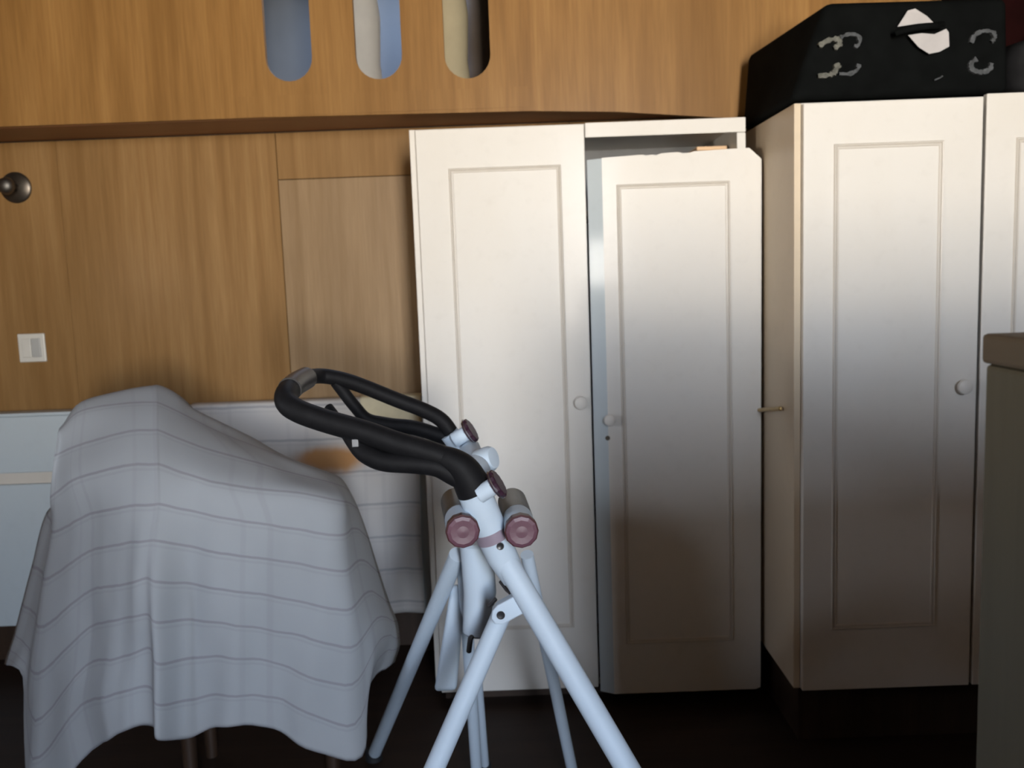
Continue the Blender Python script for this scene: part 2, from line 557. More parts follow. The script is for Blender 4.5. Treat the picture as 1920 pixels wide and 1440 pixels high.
# one long slotted board whose right end sags
SL = [(-0.7165, 0.079, 2.1385, 2.78), (-0.4115, 0.079, 2.135, 2.78), (-0.1105, 0.078, 2.1265, 2.78)]
obj('panel', board_with_slots(XL, XR, [(XL, 2.0245), (-0.93, 2.0245), (0.10, 2.0115), (0.40, 1.998), (0.84, 1.958), (1.30, 1.94), (XR, 1.93)], CEIL - 0.001, SL, FY0, FY1), 'varnished_fascia', fas)
obj('strip', box(-0.90, 0.09, FY0 - 0.002, FY0 - 0.0002, 2.026, 2.093), 'varnished_fascia', fas)
struct(obj('trim_1', box(XL, XR, FY1 + 0.001, 3.4995, 2.0225, 2.0295), 'soffit_wood'))
# loft: floor, back wall
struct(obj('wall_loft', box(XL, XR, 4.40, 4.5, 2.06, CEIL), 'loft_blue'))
lf = struct(obj('trim_2', box(XL, XR, 3.24, 4.40, 2.061, 2.075), 'soffit_wood'))

def roll(name, label, x, y, r, h, mat, bulge=0.012):
    t = thing(name, label, 'roll', (x, y, 2.0755), 'rolls standing in the loft')
    prof = [(0, r * 0.5), (0, r * 0.92), (0.01, r)]
    for k in range(1, 10):
        prof.append((h * k / 10, r + bulge * 0.4 * math.sin(k * 2.1)))
    prof += [(h - 0.01, r), (h, r * 0.92), (h, r * 0.3)]
    obj('body', lathe(prof, (x, y, 2.0755), (0, 0, 1), 32), mat, t, True)
    obj('core', lathe([(h, r * 0.28), (h + 0.004, r * 0.28), (h + 0.004, 0.0)], (x, y, 2.0755), (0, 0, 1), 20), 'roll_brown', t)
    return t
roll('rolled_mattress', 'white rolled mattress behind the middle slot of the loft front', -0.5076, 3.42, 0.075, 0.80, 'roll_white')
roll('rolled_rug', 'cream rolled rug behind the left half of the right slot', -0.1817, 3.42, 0.068, 0.80, 'roll_cream')
roll('rolled_rug', 'dark brown rolled rug behind the right half of the right slot', -0.0504, 3.62, 0.085, 0.80, 'roll_brown')

# ------------------------------------------------------------------ panelled wardrobe doors
def groove_ring(x0, x1, z0, z1, y, w=0.016, d=0.004):
    # raised fillet moulding around the panel: a thin mitred frame
    bm = bmesh.new()
    O = [(x0, z0), (x1, z0), (x1, z1), (x0, z1)]
    prof = [(0.0, 0.0015), (0.003, -d), (w * 0.40, -d * 0.8), (w * 0.5, 0.001), (w * 0.6, -d * 0.6), (w - 0.002, -d * 0.5), (w, 0.0015)]
    rings = []
    for ins, dy in prof:
        rings.append([bm.verts.new((x + (ins if x == x0 else -ins), y + dy, z + (ins if z == z0 else -ins))) for x, z in O])
    for A, B in zip(rings, rings[1:]):
        for k in range(4):
            bm.faces.new((A[k], A[(k + 1) % 4], B[(k + 1) % 4], B[k]))
    for k in range(4):
        bm.faces.new((rings[0][k], rings[-1][k], rings[-1][(k + 1) % 4], rings[0][(k + 1) % 4]))
    bmesh.ops.recalc_face_normals(bm, faces=bm.faces)
    return bm
def knob_shape(x, y, z, r=0.02):
    return lathe([(0, r * 0.62), (0.004, r * 0.55), (0.010, r * 0.45), (0.014, r * 0.75), (0.020, r), (0.027, r * 0.92), (0.031, r * 0.6), (0.033, 0)], (x, y, z), (0, -1, 0), 24)
def door(parent, x0, x1, z0, z1, yf, th, ring, knob, label=None):
    d = obj('door', box(x0, x1, yf, yf + th, z0, z1, 0.003), 'cream_paint', parent)
    if label:
        d['label'] = label
    if ring:
        obj('moulding', groove_ring(*ring, yf - 0.0005), 'groove_paint', d)
    if knob:
        obj('knob', knob_shape(knob[0], yf + 0.001, knob[1], knob[2]), 'cream_paint', d, True, 40)
    return d

# left wardrobe, standing against the wall
LX0, LX1, LZ0, LZ1, LY0, LY1 = -0.300, 0.775, 0.045, 1.930, 2.980, 3.480
wl = thing('wardrobe', 'cream wardrobe against the wood wall with its right door off and leaning', 'wardrobe', (0.24, 3.23, 0))
obj('side_panel', box(LX0, LX0 + 0.02, LY0, LY1, LZ0, LZ1, 0.002), 'cream_paint', wl)
obj('side_panel', box(LX1 - 0.022, LX1, LY0, LY1, LZ0, LZ1, 0.002), 'cream_paint', wl)
obj('top_panel', box(LX0 + 0.02, LX1 - 0.022, LY0 + 0.004, LY1, LZ1 - 0.022, LZ1, 0.001), 'cream_paint', wl)
obj('bottom_panel', box(LX0 + 0.02, LX1 - 0.022, LY0 + 0.004, LY1, LZ0, LZ0 + 0.022, 0.001), 'inside_wood', wl)
obj('back_panel', box(LX0 + 0.02, LX1 - 0.022, LY1 - 0.008, LY1, LZ0 + 0.022, LZ1 - 0.022), 'inside_grey', wl)
obj('partition', box(0.240, 0.258, LY0 + 0.01, LY1 - 0.008, LZ0 + 0.022, LZ1 - 0.022), 'inside_grey', wl)
obj('shelf', box(0.258, LX1 - 0.022, LY0 + 0.03, LY1 - 0.008, 1.64, 1.658), 'inside_wood', wl)
obj('frame_rail', box(0.262, LX1, LY0 - 0.014, LY0 - 0.0005, LZ1 - 0.046, LZ1, 0.002), 'cream_paint', wl)
obj('frame_stile', box(LX1 - 0.028, LX1, LY0 - 0.013, LY0 - 0.0005, LZ0, LZ1 - 0.047, 0.002), 'cream_paint', wl)
obj('plinth', box(LX0 + 0.03, LX1 - 0.02, LY0 + 0.03, LY1 - 0.02, 0, LZ0), 'dark_wood', wl)
door(wl, -0.279, 0.259, 0.046, 1.926, 2.957, 0.0225, (-0.1787, 0.1820, 0.2606, 1.8023), (0.2225, 1.0337, 0.0220))
# the dropped door, standing a little proud of the opening
dd = bmesh.new()
prof = [[(0.3060, 2.9000, 1.8107), (0.4356, 2.9000, 1.8166), (0.4448, 2.9000, 1.8129), (0.4633, 2.9000, 1.8153), (0.4772, 2.9000, 1.8127), (0.4911, 2.9000, 1.8181), (0.5466, 2.9000, 1.8205), (0.5605, 2.9000, 1.8159), (0.5836, 2.9000, 1.8175), (0.5975, 2.9000, 1.8209), (0.7687, 2.9000, 1.8254), (0.8070, 2.9000, 1.7897), (0.7976, 2.9000, 0.0531), (0.7832, 2.9000, 0.0470), (0.7330, 2.9000, 0.0470), (0.7149, 2.9000, 0.0470), (0.3060, 2.9000, 0.0470)]]
extrude_poly(prof[0], (0, 0.024, 0), dd)
dropped = obj('door', dd, 'cream_paint', wl)
dropped['label'] = 'dropped cream door with chipped corners'
obj('moulding', groove_ring(*(0.3494, 0.7078, 0.2196, 1.7276), 2.8995), 'groove_paint', dropped)
obj('knob', knob_shape((0.3100, 0.9827)[0], 2.901, (0.3100, 0.9827)[1], 0.019), 'cream_paint', dropped, True, 40)
es = bmesh.new()
extrude_poly([(0.262, 2.926, 0.047), (0.306, 2.9003, 0.047), (0.306, 2.926, 0.047)], (0, 0, 1.762), es)
obj('edge_strip', es, 'white_paint', dropped)
obj('bolt_pin', tube([(0.7972, 2.8990, 0.9945), (0.8022, 2.6900, 1.0306)], 0.0065, 12, round_end=0.003), 'brass', dropped, True, 40)
kb = obj('keyhole', lathe([(0, 0.008), (0.002, 0.007), (0.002, 0.003)], (0.3042, 2.9005, 0.9205), (0, -1, 0), 16), 'knob_iron', dropped)

# a pale box on the wardrobe shelf, its end just showing over the dropped door
bx = thing('wooden_box', 'pale wooden box on the shelf inside the open wardrobe', 'box', (0.67, 3.25, 1.6585))
obj('body', box(0.65, 0.742, 3.10, 3.40, 1.6585, 1.846, 0.003), 'box_wood', bx)
obj('lid', box(0.645, 0.747, 3.095, 3.405, 1.8465, 1.860, 0.003), 'box_wood', bx)

# right wardrobe, standing further forward
RX0, RX1, RZ0, RZ1, RY0, RY1 = 0.815, 1.865, 0.190, 1.904, 2.600, 3.180
wr = thing('wardrobe', 'cream two-door wardrobe on the right with a black suitcase on top', 'wardrobe', (1.34, 2.9, 0))
obj('side_panel', box(RX0, RX0 + 0.02, RY0 + 0.001, RY1, RZ0, RZ1, 0.002), 'tan_paint', wr)
obj('side_panel', box(RX1 - 0.02, RX1, RY0 + 0.001, RY1, RZ0, RZ1, 0.002), 'cream_paint', wr)
obj('top_panel', box(RX0 + 0.02, RX1 - 0.02, RY0 + 0.001, RY1, RZ1 - 0.02, RZ1, 0.001), 'cream_paint', wr)
obj('bottom_panel', box(RX0 + 0.02, RX1 - 0.02, RY0 + 0.001, RY1, RZ0, RZ0 + 0.02, 0.001), 'cream_paint', wr)
obj('back_panel', box(RX0 + 0.02, RX1 - 0.02, RY1 - 0.008, RY1, RZ0 + 0.02, RZ1 - 0.02), 'inside_wood', wr)
obj('plinth', box(RX0 + 0.03, RX1 - 0.03, RY0 + 0.05, RY1 - 0.02, 0, RZ0), 'dark_wood', wr)
door(wr, 0.834, 1.333, RZ0 + 0.001, RZ1 - 0.004, RY0 - 0.022, 0.0225, (0.9177, 1.2264, 0.3790, 1.7868), (1.2898, 1.0942, 0.0220))
door(wr, 1.342, 1.846, RZ0 + 0.001, RZ1 + 0.004, RY0 - 0.022, 0.0225, (1.425, 1.765, (0.9177, 1.2264, 0.3790, 1.7868)[2], (0.9177, 1.2264, 0.3790, 1.7868)[3]), (1.385, (1.2898, 1.0942, 0.0220)[1], 0.022))

# ------------------------------------------------------------------ white headboard standing against the wall
hdb = thing('headboard', 'low white painted headboard against the wood wall behind the draped armchair', 'headboard', (-1.2, 3.44, 0))
HX0, HX1 = -2.40, -0.312
obj('upper_board', box(HX0, HX1, 3.400, 3.420, 0.776, 0.992, 0.004), 'white_paint', hdb)
obj('cap_rail', box(HX0, HX1, 3.396, 3.470, 0.9925, 1.006, 0.004), 'white_paint', hdb)
obj('rail', box(HX0, HX1, 3.412, 3.440, 0.731, 0.7755, 0.002), 'groove_paint', hdb)
obj('lower_board', box(HX0, HX1, 3.402, 3.420, 0.17, 0.7305, 0.004), 'white_paint', hdb)
for x in (HX0 + 0.02, -1.30, HX1 - 0.07):
    obj('post', box(x, x + 0.05, 3.4205, 3.470, 0, 0.992, 0.003), 'dark_wood', hdb)

def hung_cloth(name, x0, x1, zt, zb, yf, amp, mat, uvs, nu=56, nv=56, back=0.25):
    # a cloth folded over the cap rail: short flap behind, long drop in front
    bm = bmesh.new()
    uvl = bm.loops.layers.uv.new('UVMap')
    yb = 3.4755
    def pt(i, j):
        a = i / nu
        x = x0 + (x1 - x0) * a
        top = yb - yf
        total = back + top + (zt - zb)
        s = total * j / nv
        w = math.sin(a * 17 + 1.1) + 0.6 * math.sin(a * 41 + x0)
        if s < back:
            return Vector((x, yb + 0.002 * w, zt - back + s))
        s -= back
        if s < top:
            t = s / top
            return Vector((x, yb - s, zt + 0.004 * math.sin(PI * t)))
        q = s - top
        g = min(1, q / 0.5)
        return Vector((x - 0.015 * g * a, yf - 0.001 - amp * (1 + w / 1.6) * g, zt - q + 0.006 * g * math.sin(a * 9)))
    V = [[bm.verts.new(pt(i, j)) for i in range(nu + 1)] for j in range(nv + 1)]
    for j in range(nv):
        for i in range(nu):
            f = bm.faces.new((V[j][i], V[j][i + 1], V[j + 1][i + 1], V[j + 1][i]))
            f.smooth = True
            for lp, (jj, ii) in zip(f.loops, ((j, i), (j, i + 1), (j + 1, i + 1), (j + 1, i))):
                lp[uvl].uv = (ii / nu * uvs[0] + 0.3, jj / nv * uvs[1] + 0.35)
    bmesh.ops.recalc_face_normals(bm, faces=bm.faces)
    return solidify(obj(name, bm, mat), 0.002)
tag(hung_cloth('bed_sheet', -1.22, -0.355, 1.010, 0.168, 3.392, 0.010, 'plain_sheet', (3.0, 9.0)), 'faded white sheet with a rust-orange patch hung over the headboard beside the wardrobe', 'sheet')
tag(hung_cloth('cream_cloth', -0.575, -0.345, 1.017, 0.895, 3.3865, 0.004, 'towel_cream', (1, 1), 24, 24, 0.15), 'short cream cloth hung over the headboard, seen through the handlebar loop', 'cloth')

# ------------------------------------------------------------------ armchair under the checked sheet (it faces right)
ac = thing('armchair', 'dark armchair hidden under the checked sheet, only a leg showing', 'chair', (-0.85, 2.5, 0))
for (x, y) in ((-0.94, 2.40), (-0.54, 2.40), (-0.98, 2.68), (-0.54, 2.68)):
    obj('leg', tube([(x, y, 0), (x, y, 0.42)], [0.018, 0.024], 12), 'dark_wood', ac, True, 40)
obj('seat', box(-1.02, -0.50, 2.40, 2.70, 0.42, 0.52, 0.03), 'dark_wood', ac)
obj('backrest', box(-1.10, -1.03, 2.53, 2.69, 0.45, 1.06, 0.03), 'dark_wood', ac)
obj('armrest', box(-1.01, -0.53, 2.37, 2.42, 0.45, 0.80, 0.02), 'dark_wood', ac)
obj('armrest', box(-1.01, -0.53, 2.66, 2.71, 0.45, 0.80, 0.02), 'dark_wood', ac)

NET = [
    [(-1.3281, 2.7600, 0.6908), (-1.3081, 2.7600, 0.6908), (-1.2900, 2.7600, 0.7183), (-1.2421, 2.7600, 0.7838), (-1.1189, 2.7600, 0.8165), (-1.0379, 2.7600, 0.8275), (-1.0118, 2.7600, 0.8265), (-0.9706, 2.7600, 0.8033), (-0.9248, 2.7600, 0.758), (-0.8389, 2.7600, 0.7094), (-0.7496, 2.7600, 0.659), (-0.6606, 2.7600, 0.5973), (-0.6006, 2.7600, 0.5773), (-0.5406, 2.7600, 0.5473)],
    [(-1.3281, 2.7400, 0.9108), (-1.3081, 2.7400, 0.9408), (-1.2900, 2.7400, 0.9683), (-1.2421, 2.7400, 1.0338), (-1.1189, 2.7400, 1.0665), (-1.0379, 2.7400, 1.0775), (-1.0118, 2.7400, 1.0765), (-0.9706, 2.7400, 1.0533), (-0.9248, 2.7400, 1.0080), (-0.8389, 2.7400, 0.9594), (-0.7496, 2.7400, 0.909), (-0.6606, 2.7400, 0.8473), (-0.6006, 2.7400, 0.8273), (-0.5606, 2.7400, 0.7973)],
    [(-1.3181, 2.6600, 1.0008), (-1.3081, 2.6000, 1.0408), (-1.2900, 2.6000, 1.0683), (-1.2421, 2.6000, 1.1338), (-1.1189, 2.6000, 1.1665), (-1.0379, 2.6000, 1.1775), (-1.0118, 2.6000, 1.1765), (-0.9706, 2.6000, 1.1533), (-0.9248, 2.6000, 1.1080), (-0.8389, 2.6000, 1.0594), (-0.7496, 2.6000, 1.0090), (-0.6606, 2.6000, 0.9473), (-0.5803, 2.5800, 0.9201), (-0.5357, 2.6200, 0.8889)],
    [(-1.2758, 2.6000, 1.0163), (-1.2658, 2.5000, 1.0663), (-1.2552, 2.5000, 1.0840), (-1.1976, 2.5000, 1.1269), (-1.0704, 2.4800, 1.1446), (-0.9858, 2.4600, 1.1473), (-0.9642, 2.4600, 1.1435), (-0.9217, 2.4700, 1.1183), (-0.8846, 2.4800, 1.0930), (-0.8024, 2.4800, 1.0481), (-0.7135, 2.4700, 1.0121), (-0.5938, 2.4500, 0.9668), (-0.5256, 2.5000, 0.9232), (-0.5048, 2.5800, 0.8889)],
    [(-1.2735, 2.5800, 0.9677), (-1.2635, 2.4600, 1.0077), (-1.2510, 2.4600, 1.0162), (-1.1846, 2.4300, 1.0403), (-1.0253, 2.3600, 1.0834), (-0.9439, 2.3400, 1.0896), (-0.9231, 2.3400, 1.0874), (-0.8789, 2.3400, 1.0659), (-0.7937, 2.3400, 1.0301), (-0.6802, 2.3400, 0.9946), (-0.594, 2.3400, 0.9643), (-0.5018, 2.3600, 0.9318), (-0.4786, 2.4400, 0.899), (-0.478, 2.5500, 0.8603)],
    [(-1.3018, 2.6200, 0.8598), (-1.2868, 2.4600, 0.8898), (-1.2466, 2.4200, 0.9176), (-1.1587, 2.3600, 0.9651), (-0.9938, 2.2700, 1.0113), (-0.9068, 2.2400, 1.0186), (-0.8882, 2.2400, 1.0165), (-0.839, 2.2400, 0.9956), (-0.7624, 2.2300, 0.9717), (-0.653, 2.2300, 0.9485), (-0.5454, 2.2300, 0.9349), (-0.4477, 2.2500, 0.9042), (-0.4485, 2.3600, 0.8733), (-0.4498, 2.5200, 0.8122)],
    [(-1.4293, 2.7000, 0.7932), (-1.3615, 2.5900, 0.7912), (-1.2946, 2.4800, 0.7901), (-1.1285, 2.3400, 0.8708), (-0.9811, 2.2200, 0.9168), (-0.895, 2.1900, 0.9281), (-0.874, 2.1900, 0.9274), (-0.8185, 2.2000, 0.9078), (-0.7313, 2.2000, 0.8868), (-0.6228, 2.2000, 0.8637), (-0.5415, 2.2000, 0.8483), (-0.445, 2.2100, 0.8254), (-0.4318, 2.3400, 0.8083), (-0.4209, 2.5000, 0.7312)],
    [(-1.5024, 2.7200, 0.6217), (-1.4098, 2.6000, 0.6381), (-1.3256, 2.4800, 0.6566), (-1.1353, 2.3350, 0.7724), (-0.9849, 2.2100, 0.8251), (-0.9082, 2.1750, 0.8423), (-0.8835, 2.1750, 0.8387), (-0.8257, 2.2000, 0.8167), (-0.7347, 2.1900, 0.7985), (-0.6261, 2.1900, 0.778), (-0.5445, 2.1900, 0.7653), (-0.4444, 2.2000, 0.7362), (-0.418, 2.3300, 0.7236), (-0.3946, 2.4900, 0.632)],
    [(-1.5441, 2.7200, 0.5035), (-1.4445, 2.6000, 0.5116), (-1.3502, 2.4750, 0.5185), (-1.1430, 2.3300, 0.6647), (-0.9897, 2.2000, 0.7223), (-0.9208, 2.1700, 0.748), (-0.8912, 2.1600, 0.7408), (-0.8335, 2.2000, 0.7191), (-0.7383, 2.1800, 0.7088), (-0.6296, 2.1800, 0.6882), (-0.5313, 2.1800, 0.6679), (-0.435, 2.1900, 0.6383), (-0.4014, 2.3200, 0.6387), (-0.3704, 2.4800, 0.5484)],
    [(-1.5769, 2.7200, 0.4098), (-1.4743, 2.6000, 0.4051), (-1.3762, 2.4700, 0.3823), (-1.1499, 2.3250, 0.5651), (-0.9975, 2.2000, 0.6336), (-0.9246, 2.1700, 0.6564), (-0.8975, 2.1550, 0.642), (-0.8411, 2.2000, 0.6234), (-0.743, 2.1750, 0.6254), (-0.6343, 2.1750, 0.6005), (-0.5422, 2.1750, 0.5831), (-0.4303, 2.1850, 0.5425), (-0.3812, 2.3100, 0.5683), (-0.3507, 2.4700, 0.4965)],
    [(-1.5988, 2.7200, 0.3585), (-1.4888, 2.6000, 0.3556), (-1.3934, 2.4650, 0.2445), (-1.1673, 2.3200, 0.4609), (-1.0062, 2.2000, 0.5341), (-0.9283, 2.1800, 0.5651), (-0.9001, 2.1500, 0.5409), (-0.8454, 2.1900, 0.5253), (-0.7479, 2.1700, 0.5388), (-0.6384, 2.1700, 0.522), (-0.5537, 2.1700, 0.4908), (-0.4309, 2.1800, 0.4477), (-0.3743, 2.3000, 0.5133), (-0.3442, 2.4600, 0.4531)],
    [(-1.6118, 2.7200, 0.3294), (-1.4981, 2.6000, 0.3275), (-1.4079, 2.4600, 0.1346), (-1.1920, 2.3200, 0.3492), (-1.0255, 2.2000, 0.4383), (-0.9385, 2.1900, 0.4583), (-0.9068, 2.1450, 0.4366), (-0.854, 2.1900, 0.4167), (-0.7536, 2.1650, 0.4419), (-0.6434, 2.1650, 0.4307), (-0.5649, 2.1650, 0.4023), (-0.4292, 2.1750, 0.3452), (-0.3842, 2.2900, 0.4591), (-0.3455, 2.4600, 0.4264)],
    [(-1.6191, 2.7200, 0.307), (-1.5029, 2.6000, 0.3109), (-1.4256, 2.4550, 0.0077), (-1.1702, 2.3100, 0.2248), (-1.0308, 2.2000, 0.3324), (-0.9429, 2.1900, 0.3572), (-0.9112, 2.1400, 0.3456), (-0.8622, 2.1900, 0.3139), (-0.7581, 2.1600, 0.3615), (-0.6475, 2.1600, 0.3515), (-0.5504, 2.1600, 0.2981), (-0.4158, 2.1700, 0.2573), (-0.409, 2.2800, 0.3908), (-0.3599, 2.4500, 0.3872)]]
def sheet_folds(u, v, p):
    k = max(0.0, min(1.0, (v - 4.0) / 6.0))
    return Vector((0, -0.007 * k * math.sin(u * 34 + 0.5 * math.sin(v)) - 0.004 * k * math.sin(u * 71 + v * 0.7), 0))
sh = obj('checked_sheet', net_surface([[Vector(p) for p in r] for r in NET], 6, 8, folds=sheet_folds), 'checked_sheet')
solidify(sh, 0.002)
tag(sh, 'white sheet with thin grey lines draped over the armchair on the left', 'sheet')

# ------------------------------------------------------------------ folding exercise machine
mc = thing('exercise_machine', 'white folding exercise machine with black foam handlebars and purple caps', 'machine', (0, 2.1, 0))
def to_floor(a, b, z=0.0):
    a, b = Vector(a), Vector(b)
    t = (z - a.z) / (b.z - a.z)
    return a + (b - a) * t
def leg(name, a, b, r, mat='white_metal', foot=True, r2=None):
    a = Vector(a)
    e = to_floor(a, b, 0.03 if foot else 0.0)
    o = obj(name, tube([a, a + (e - a) * 0.5, e], [r, r, r2 or r], 24), mat, mc, True, 40)
    if foot:
        d = (e - a).normalized()
        f = to_floor(a, b, 0.012)
        obj('rubber_foot', lathe([(0, r + 0.006), (0.028, r + 0.006), (0.034, r + 0.002)], (e.x + d.x * 0.02, e.y + d.y * 0.02, 0.0), (0, 0, 1), 20), 'rubber', o, True, 40)
    return o

# main front leg with the neck above it
leg('front_leg', (-0.0492, 1.7800, 0.9294), (0.1965, 1.6600, 0.499), 0.024)
leg('support_leg', (-0.0395, 1.8000, 0.7634), (-0.1818, 1.7000, 0.4908), 0.0205)
leg('rear_leg', (-0.1364, 1.9800, 0.8383), (-0.453, 2.6000, 0.0447), 0.0195)
leg('rear_leg', (-0.1262, 2.0000, 0.8191), (-0.1364, 2.3400, 0.1215), 0.0150)
leg('rear_leg', (0.0195, 1.9800, 0.8324), (0.125, 2.3400, 0.1113), 0.0150)
obj('neck', tube([(-0.0907, 1.7470, 1.0617), (-0.0676, 1.7600, 0.9929), (-0.0341, 1.7750, 0.8993), (-0.009, 1.7750, 0.8483)], [0.0335, 0.0335, 0.032, 0.025], 28), 'white_metal', mc, True, 40)
obj('neck_band', tube([(-0.0554, 1.7665, 0.9557), (-0.0477, 1.7690, 0.9349)], 0.0340, 28), 'band_grey', mc, True, 40)
obj('body_tube', tube([(-0.0911, 1.9300, 0.8765), (-0.0873, 1.9300, 0.7674), (-0.0993, 1.9300, 0.6759)], [0.036, 0.036, 0.030], 28, round_end=0.006), 'white_metal', mc, True, 40)
obj('latch_hook', tube([(-0.0983, 1.9150, 0.6881), (-0.1112, 1.9000, 0.6728), (-0.116, 1.9000, 0.6437)], 0.006, 10, round_end=0.002), 'plastic_grey', mc, True, 40)
pa = bmesh.new()
hexa(pa, [(-0.2125, 2.0600, 0.4799), (-0.159, 2.0600, 0.4805), (-0.1621, 2.1000, 0.4615), (-0.2166, 2.1000, 0.4609), (-0.1601, 2.0600, 0.7415), (-0.125, 2.0600, 0.7401), (-0.1275, 2.1000, 0.7261), (-0.1632, 2.1000, 0.7275)], 0.010, 3)
obj('pedal_arm', pa, 'white_metal', mc, True, 50)
leg('stabiliser_post', (-0.1217, 2.3000, 0.4445), (-0.1212, 2.5200, 0.0309), 0.0125)
br = bmesh.new()
extrude_poly([(0.0093, 1.7480, 0.8315), (0.0284, 1.7480, 0.7954), (-0.037, 1.7480, 0.7623), (-0.0519, 1.7480, 0.764), (-0.0589, 1.7480, 0.7765), (-0.0562, 1.7480, 0.7919), (-0.0461, 1.7480, 0.8027)], (0, 0.028, 0), br, 0.003)
bk = obj('bracket', br, 'white_metal', mc)
obj('bolt', lathe([(0, 0.0085), (0.003, 0.0085), (0.003, 0.0055), (0.001, 0.0)], (-0.0394, 1.7485, 0.7833), (0, -1, 0), 18), 'plastic_black', bk, True, 40)
obj('bolt', lathe([(0, 0.0075), (0.006, 0.0075), (0.006, 0.0045), (0.003, 0.0)], (-0.0349, 1.7420, 0.9283), (0, -1, 0), 18), 'plastic_black', mc, True, 40)
obj('latch_lever', tube([(-0.0389, 1.8000, 0.8351), (-0.0263, 1.7900, 0.8201), (-0.0136, 1.7800, 0.8119)], 0.004, 10, round_end=0.001), 'plastic_black', mc, True, 40)
obj('latch_lever', tube([(-0.0636, 1.7900, 0.7875), (-0.0489, 1.7900, 0.8017)], 0.004, 10, round_end=0.001), 'plastic_black', mc, True, 40)
# peg rollers with purple end caps
def peg(c, back):
    c, back = Vector(c), Vector(back)
    d = (c - back).normalized()
    L = (c - back).length
    f = obj('peg_roller', lathe([(0, 0.022), (0, 0.028), (0.004, 0.031), (L - 0.085, 0.031), (L - 0.083, 0.026)], back, d, 28), 'plastic_grey', mc, True, 40)
    obj('collar', lathe([(L - 0.083, 0.024), (L - 0.083, 0.0305), (L - 0.022, 0.031), (L - 0.022, 0.024)], back, d, 28), 'white_metal', f, True, 40)
    obj('cap_rim', lathe([(L - 0.0215, 0.024), (L - 0.0215, 0.0325), (L - 0.002, 0.0335), (L, 0.030)], back, d, 12), 'cap_maroon', f)
    obj('cap_face', lathe([(L - 0.002, 0.0315), (L + 0.003, 0.0305), (L + 0.005, 0.024), (L + 0.004, 0.012), (L + 0.005, 0.0)], back, d, 12), 'cap_purple', f)
peg((-0.1049, 1.7000, 0.9713), (-0.1329, 1.9200, 0.9763))
peg((0.0081, 1.7000, 0.9671), (-0.0093, 1.9200, 0.9717))
obj('peg_axle', tube([(-0.1233, 1.8800, 0.9606), (-0.0044, 1.8800, 0.9562)], 0.012, 14), 'white_metal', mc, True, 40)
# handlebar head: near and far sleeves joined by a cross tube
obj('sleeve', tube([(-0.1461, 2.0200, 1.1093), (-0.1033, 2.0300, 1.0467)], [0.022, 0.024], 24), 'white_metal', mc, True, 40)
obj('head_tube', tube([(-0.1019, 2.0200, 1.0709), (-0.0755, 1.8000, 1.0666), (-0.073, 1.7750, 1.0546)], [0.025, 0.026, 0.026], 24, round_end=0.004), 'white_metal', mc, True, 40)
obj('tube_end', lathe([(0, 0.020), (0, 0.0255), (0.03, 0.0265), (0.038, 0.022), (0.040, 0.0)], (-0.0761, 1.8600, 1.0739), (0.75, -0.35, 0.25), 28), 'white_metal', mc, True, 40)
def adjuster(c, ax, r):
    k = obj('adjuster_knob', bmesh_knurl(c, ax, r), 'knob_purple', mc)
    d = Vector(ax).normalized()
    obj('stem', lathe([(-0.034, r * 0.62), (-0.0005, r * 0.58)], c, d, 20), 'white_metal', k, True, 40)
    obj('rim_line', lathe([(0.0045, r * 1.0), (0.0045, r * 1.06), (0.0065, r * 1.06), (0.0065, r * 1.0)], c, d, 24), 'steel', k, True, 40)
def bmesh_knurl(c, ax, r, seg=24):
    bm = bmesh.new()
    ax = Vector(ax).normalized()
    s = ax.cross(Vector((0, 1, 0))).normalized()
    b = ax.cross(s)
    c = Vector(c)
    rings = []
    for h, q in ((0, 0.9), (0.002, 1.0), (0.012, 1.0), (0.014, 0.9)):
        rings.append([bm.verts.new(c + ax * h + (s * math.cos(2 * PI * k / seg) + b * math.sin(2 * PI * k / seg)) * r * q * (1.0 if k % 2 else 0.92)) for k in range(seg)])
    for A, B in zip(rings, rings[1:]):
        for k in range(seg):
            bm.faces.new((A[k], A[(k + 1) % seg], B[(k + 1) % seg], B[k]))
    bm.faces.new(list(reversed(rings[0])))
    bm.faces.new(rings[-1])
    bmesh.ops.recalc_face_normals(bm, faces=bm.faces)
    return bm
adjuster((-0.103, 1.9800, 1.1159), (0.86, -0.10, 0.50), 0.028)
adjuster((-0.0423, 1.7200, 1.0545), (0.86, -0.10, 0.50), 0.029)
# long foam loop reaching left, and the shorter loop under it
up = [(-0.0804, 1.7450, 1.0565), (-0.0958, 1.7420, 1.0844), (-0.1223, 1.7420, 1.1003), (-0.158, 1.7420, 1.1175), (-0.226, 1.7450, 1.1396), (-0.2952, 1.7500, 1.1656), (-0.3648, 1.7550, 1.1874), (-0.4179, 1.7600, 1.2076), (-0.4445, 1.7750, 1.2234), (-0.4531, 1.8100, 1.2382), (-0.4552, 1.9000, 1.2469), (-0.4477, 1.9800, 1.2511), (-0.4254, 2.0250, 1.2488), (-0.3837, 2.0300, 1.2394), (-0.3366, 2.0300, 1.2219), (-0.2578, 2.0300, 1.1862), (-0.2047, 2.0300, 1.1635), (-0.162, 2.0250, 1.1383), (-0.1345, 2.0200, 1.0990)]
upc = catmull(up, 8)
loop = obj('handlebar', tube(upc, [0.0232 if i < 78 else max(0.0172, 0.0232 - 0.0006 * (i - 78)) for i in range(len(upc))], 24), 'foam_black', mc, True, 40)
obj('grip_joint', tube(catmull([(-0.4533, 1.8350, 1.2437), (-0.454, 1.9000, 1.2480), (-0.4479, 1.9650, 1.2516)], 6), 0.0245, 24), 'plastic_grey', loop, True, 40)
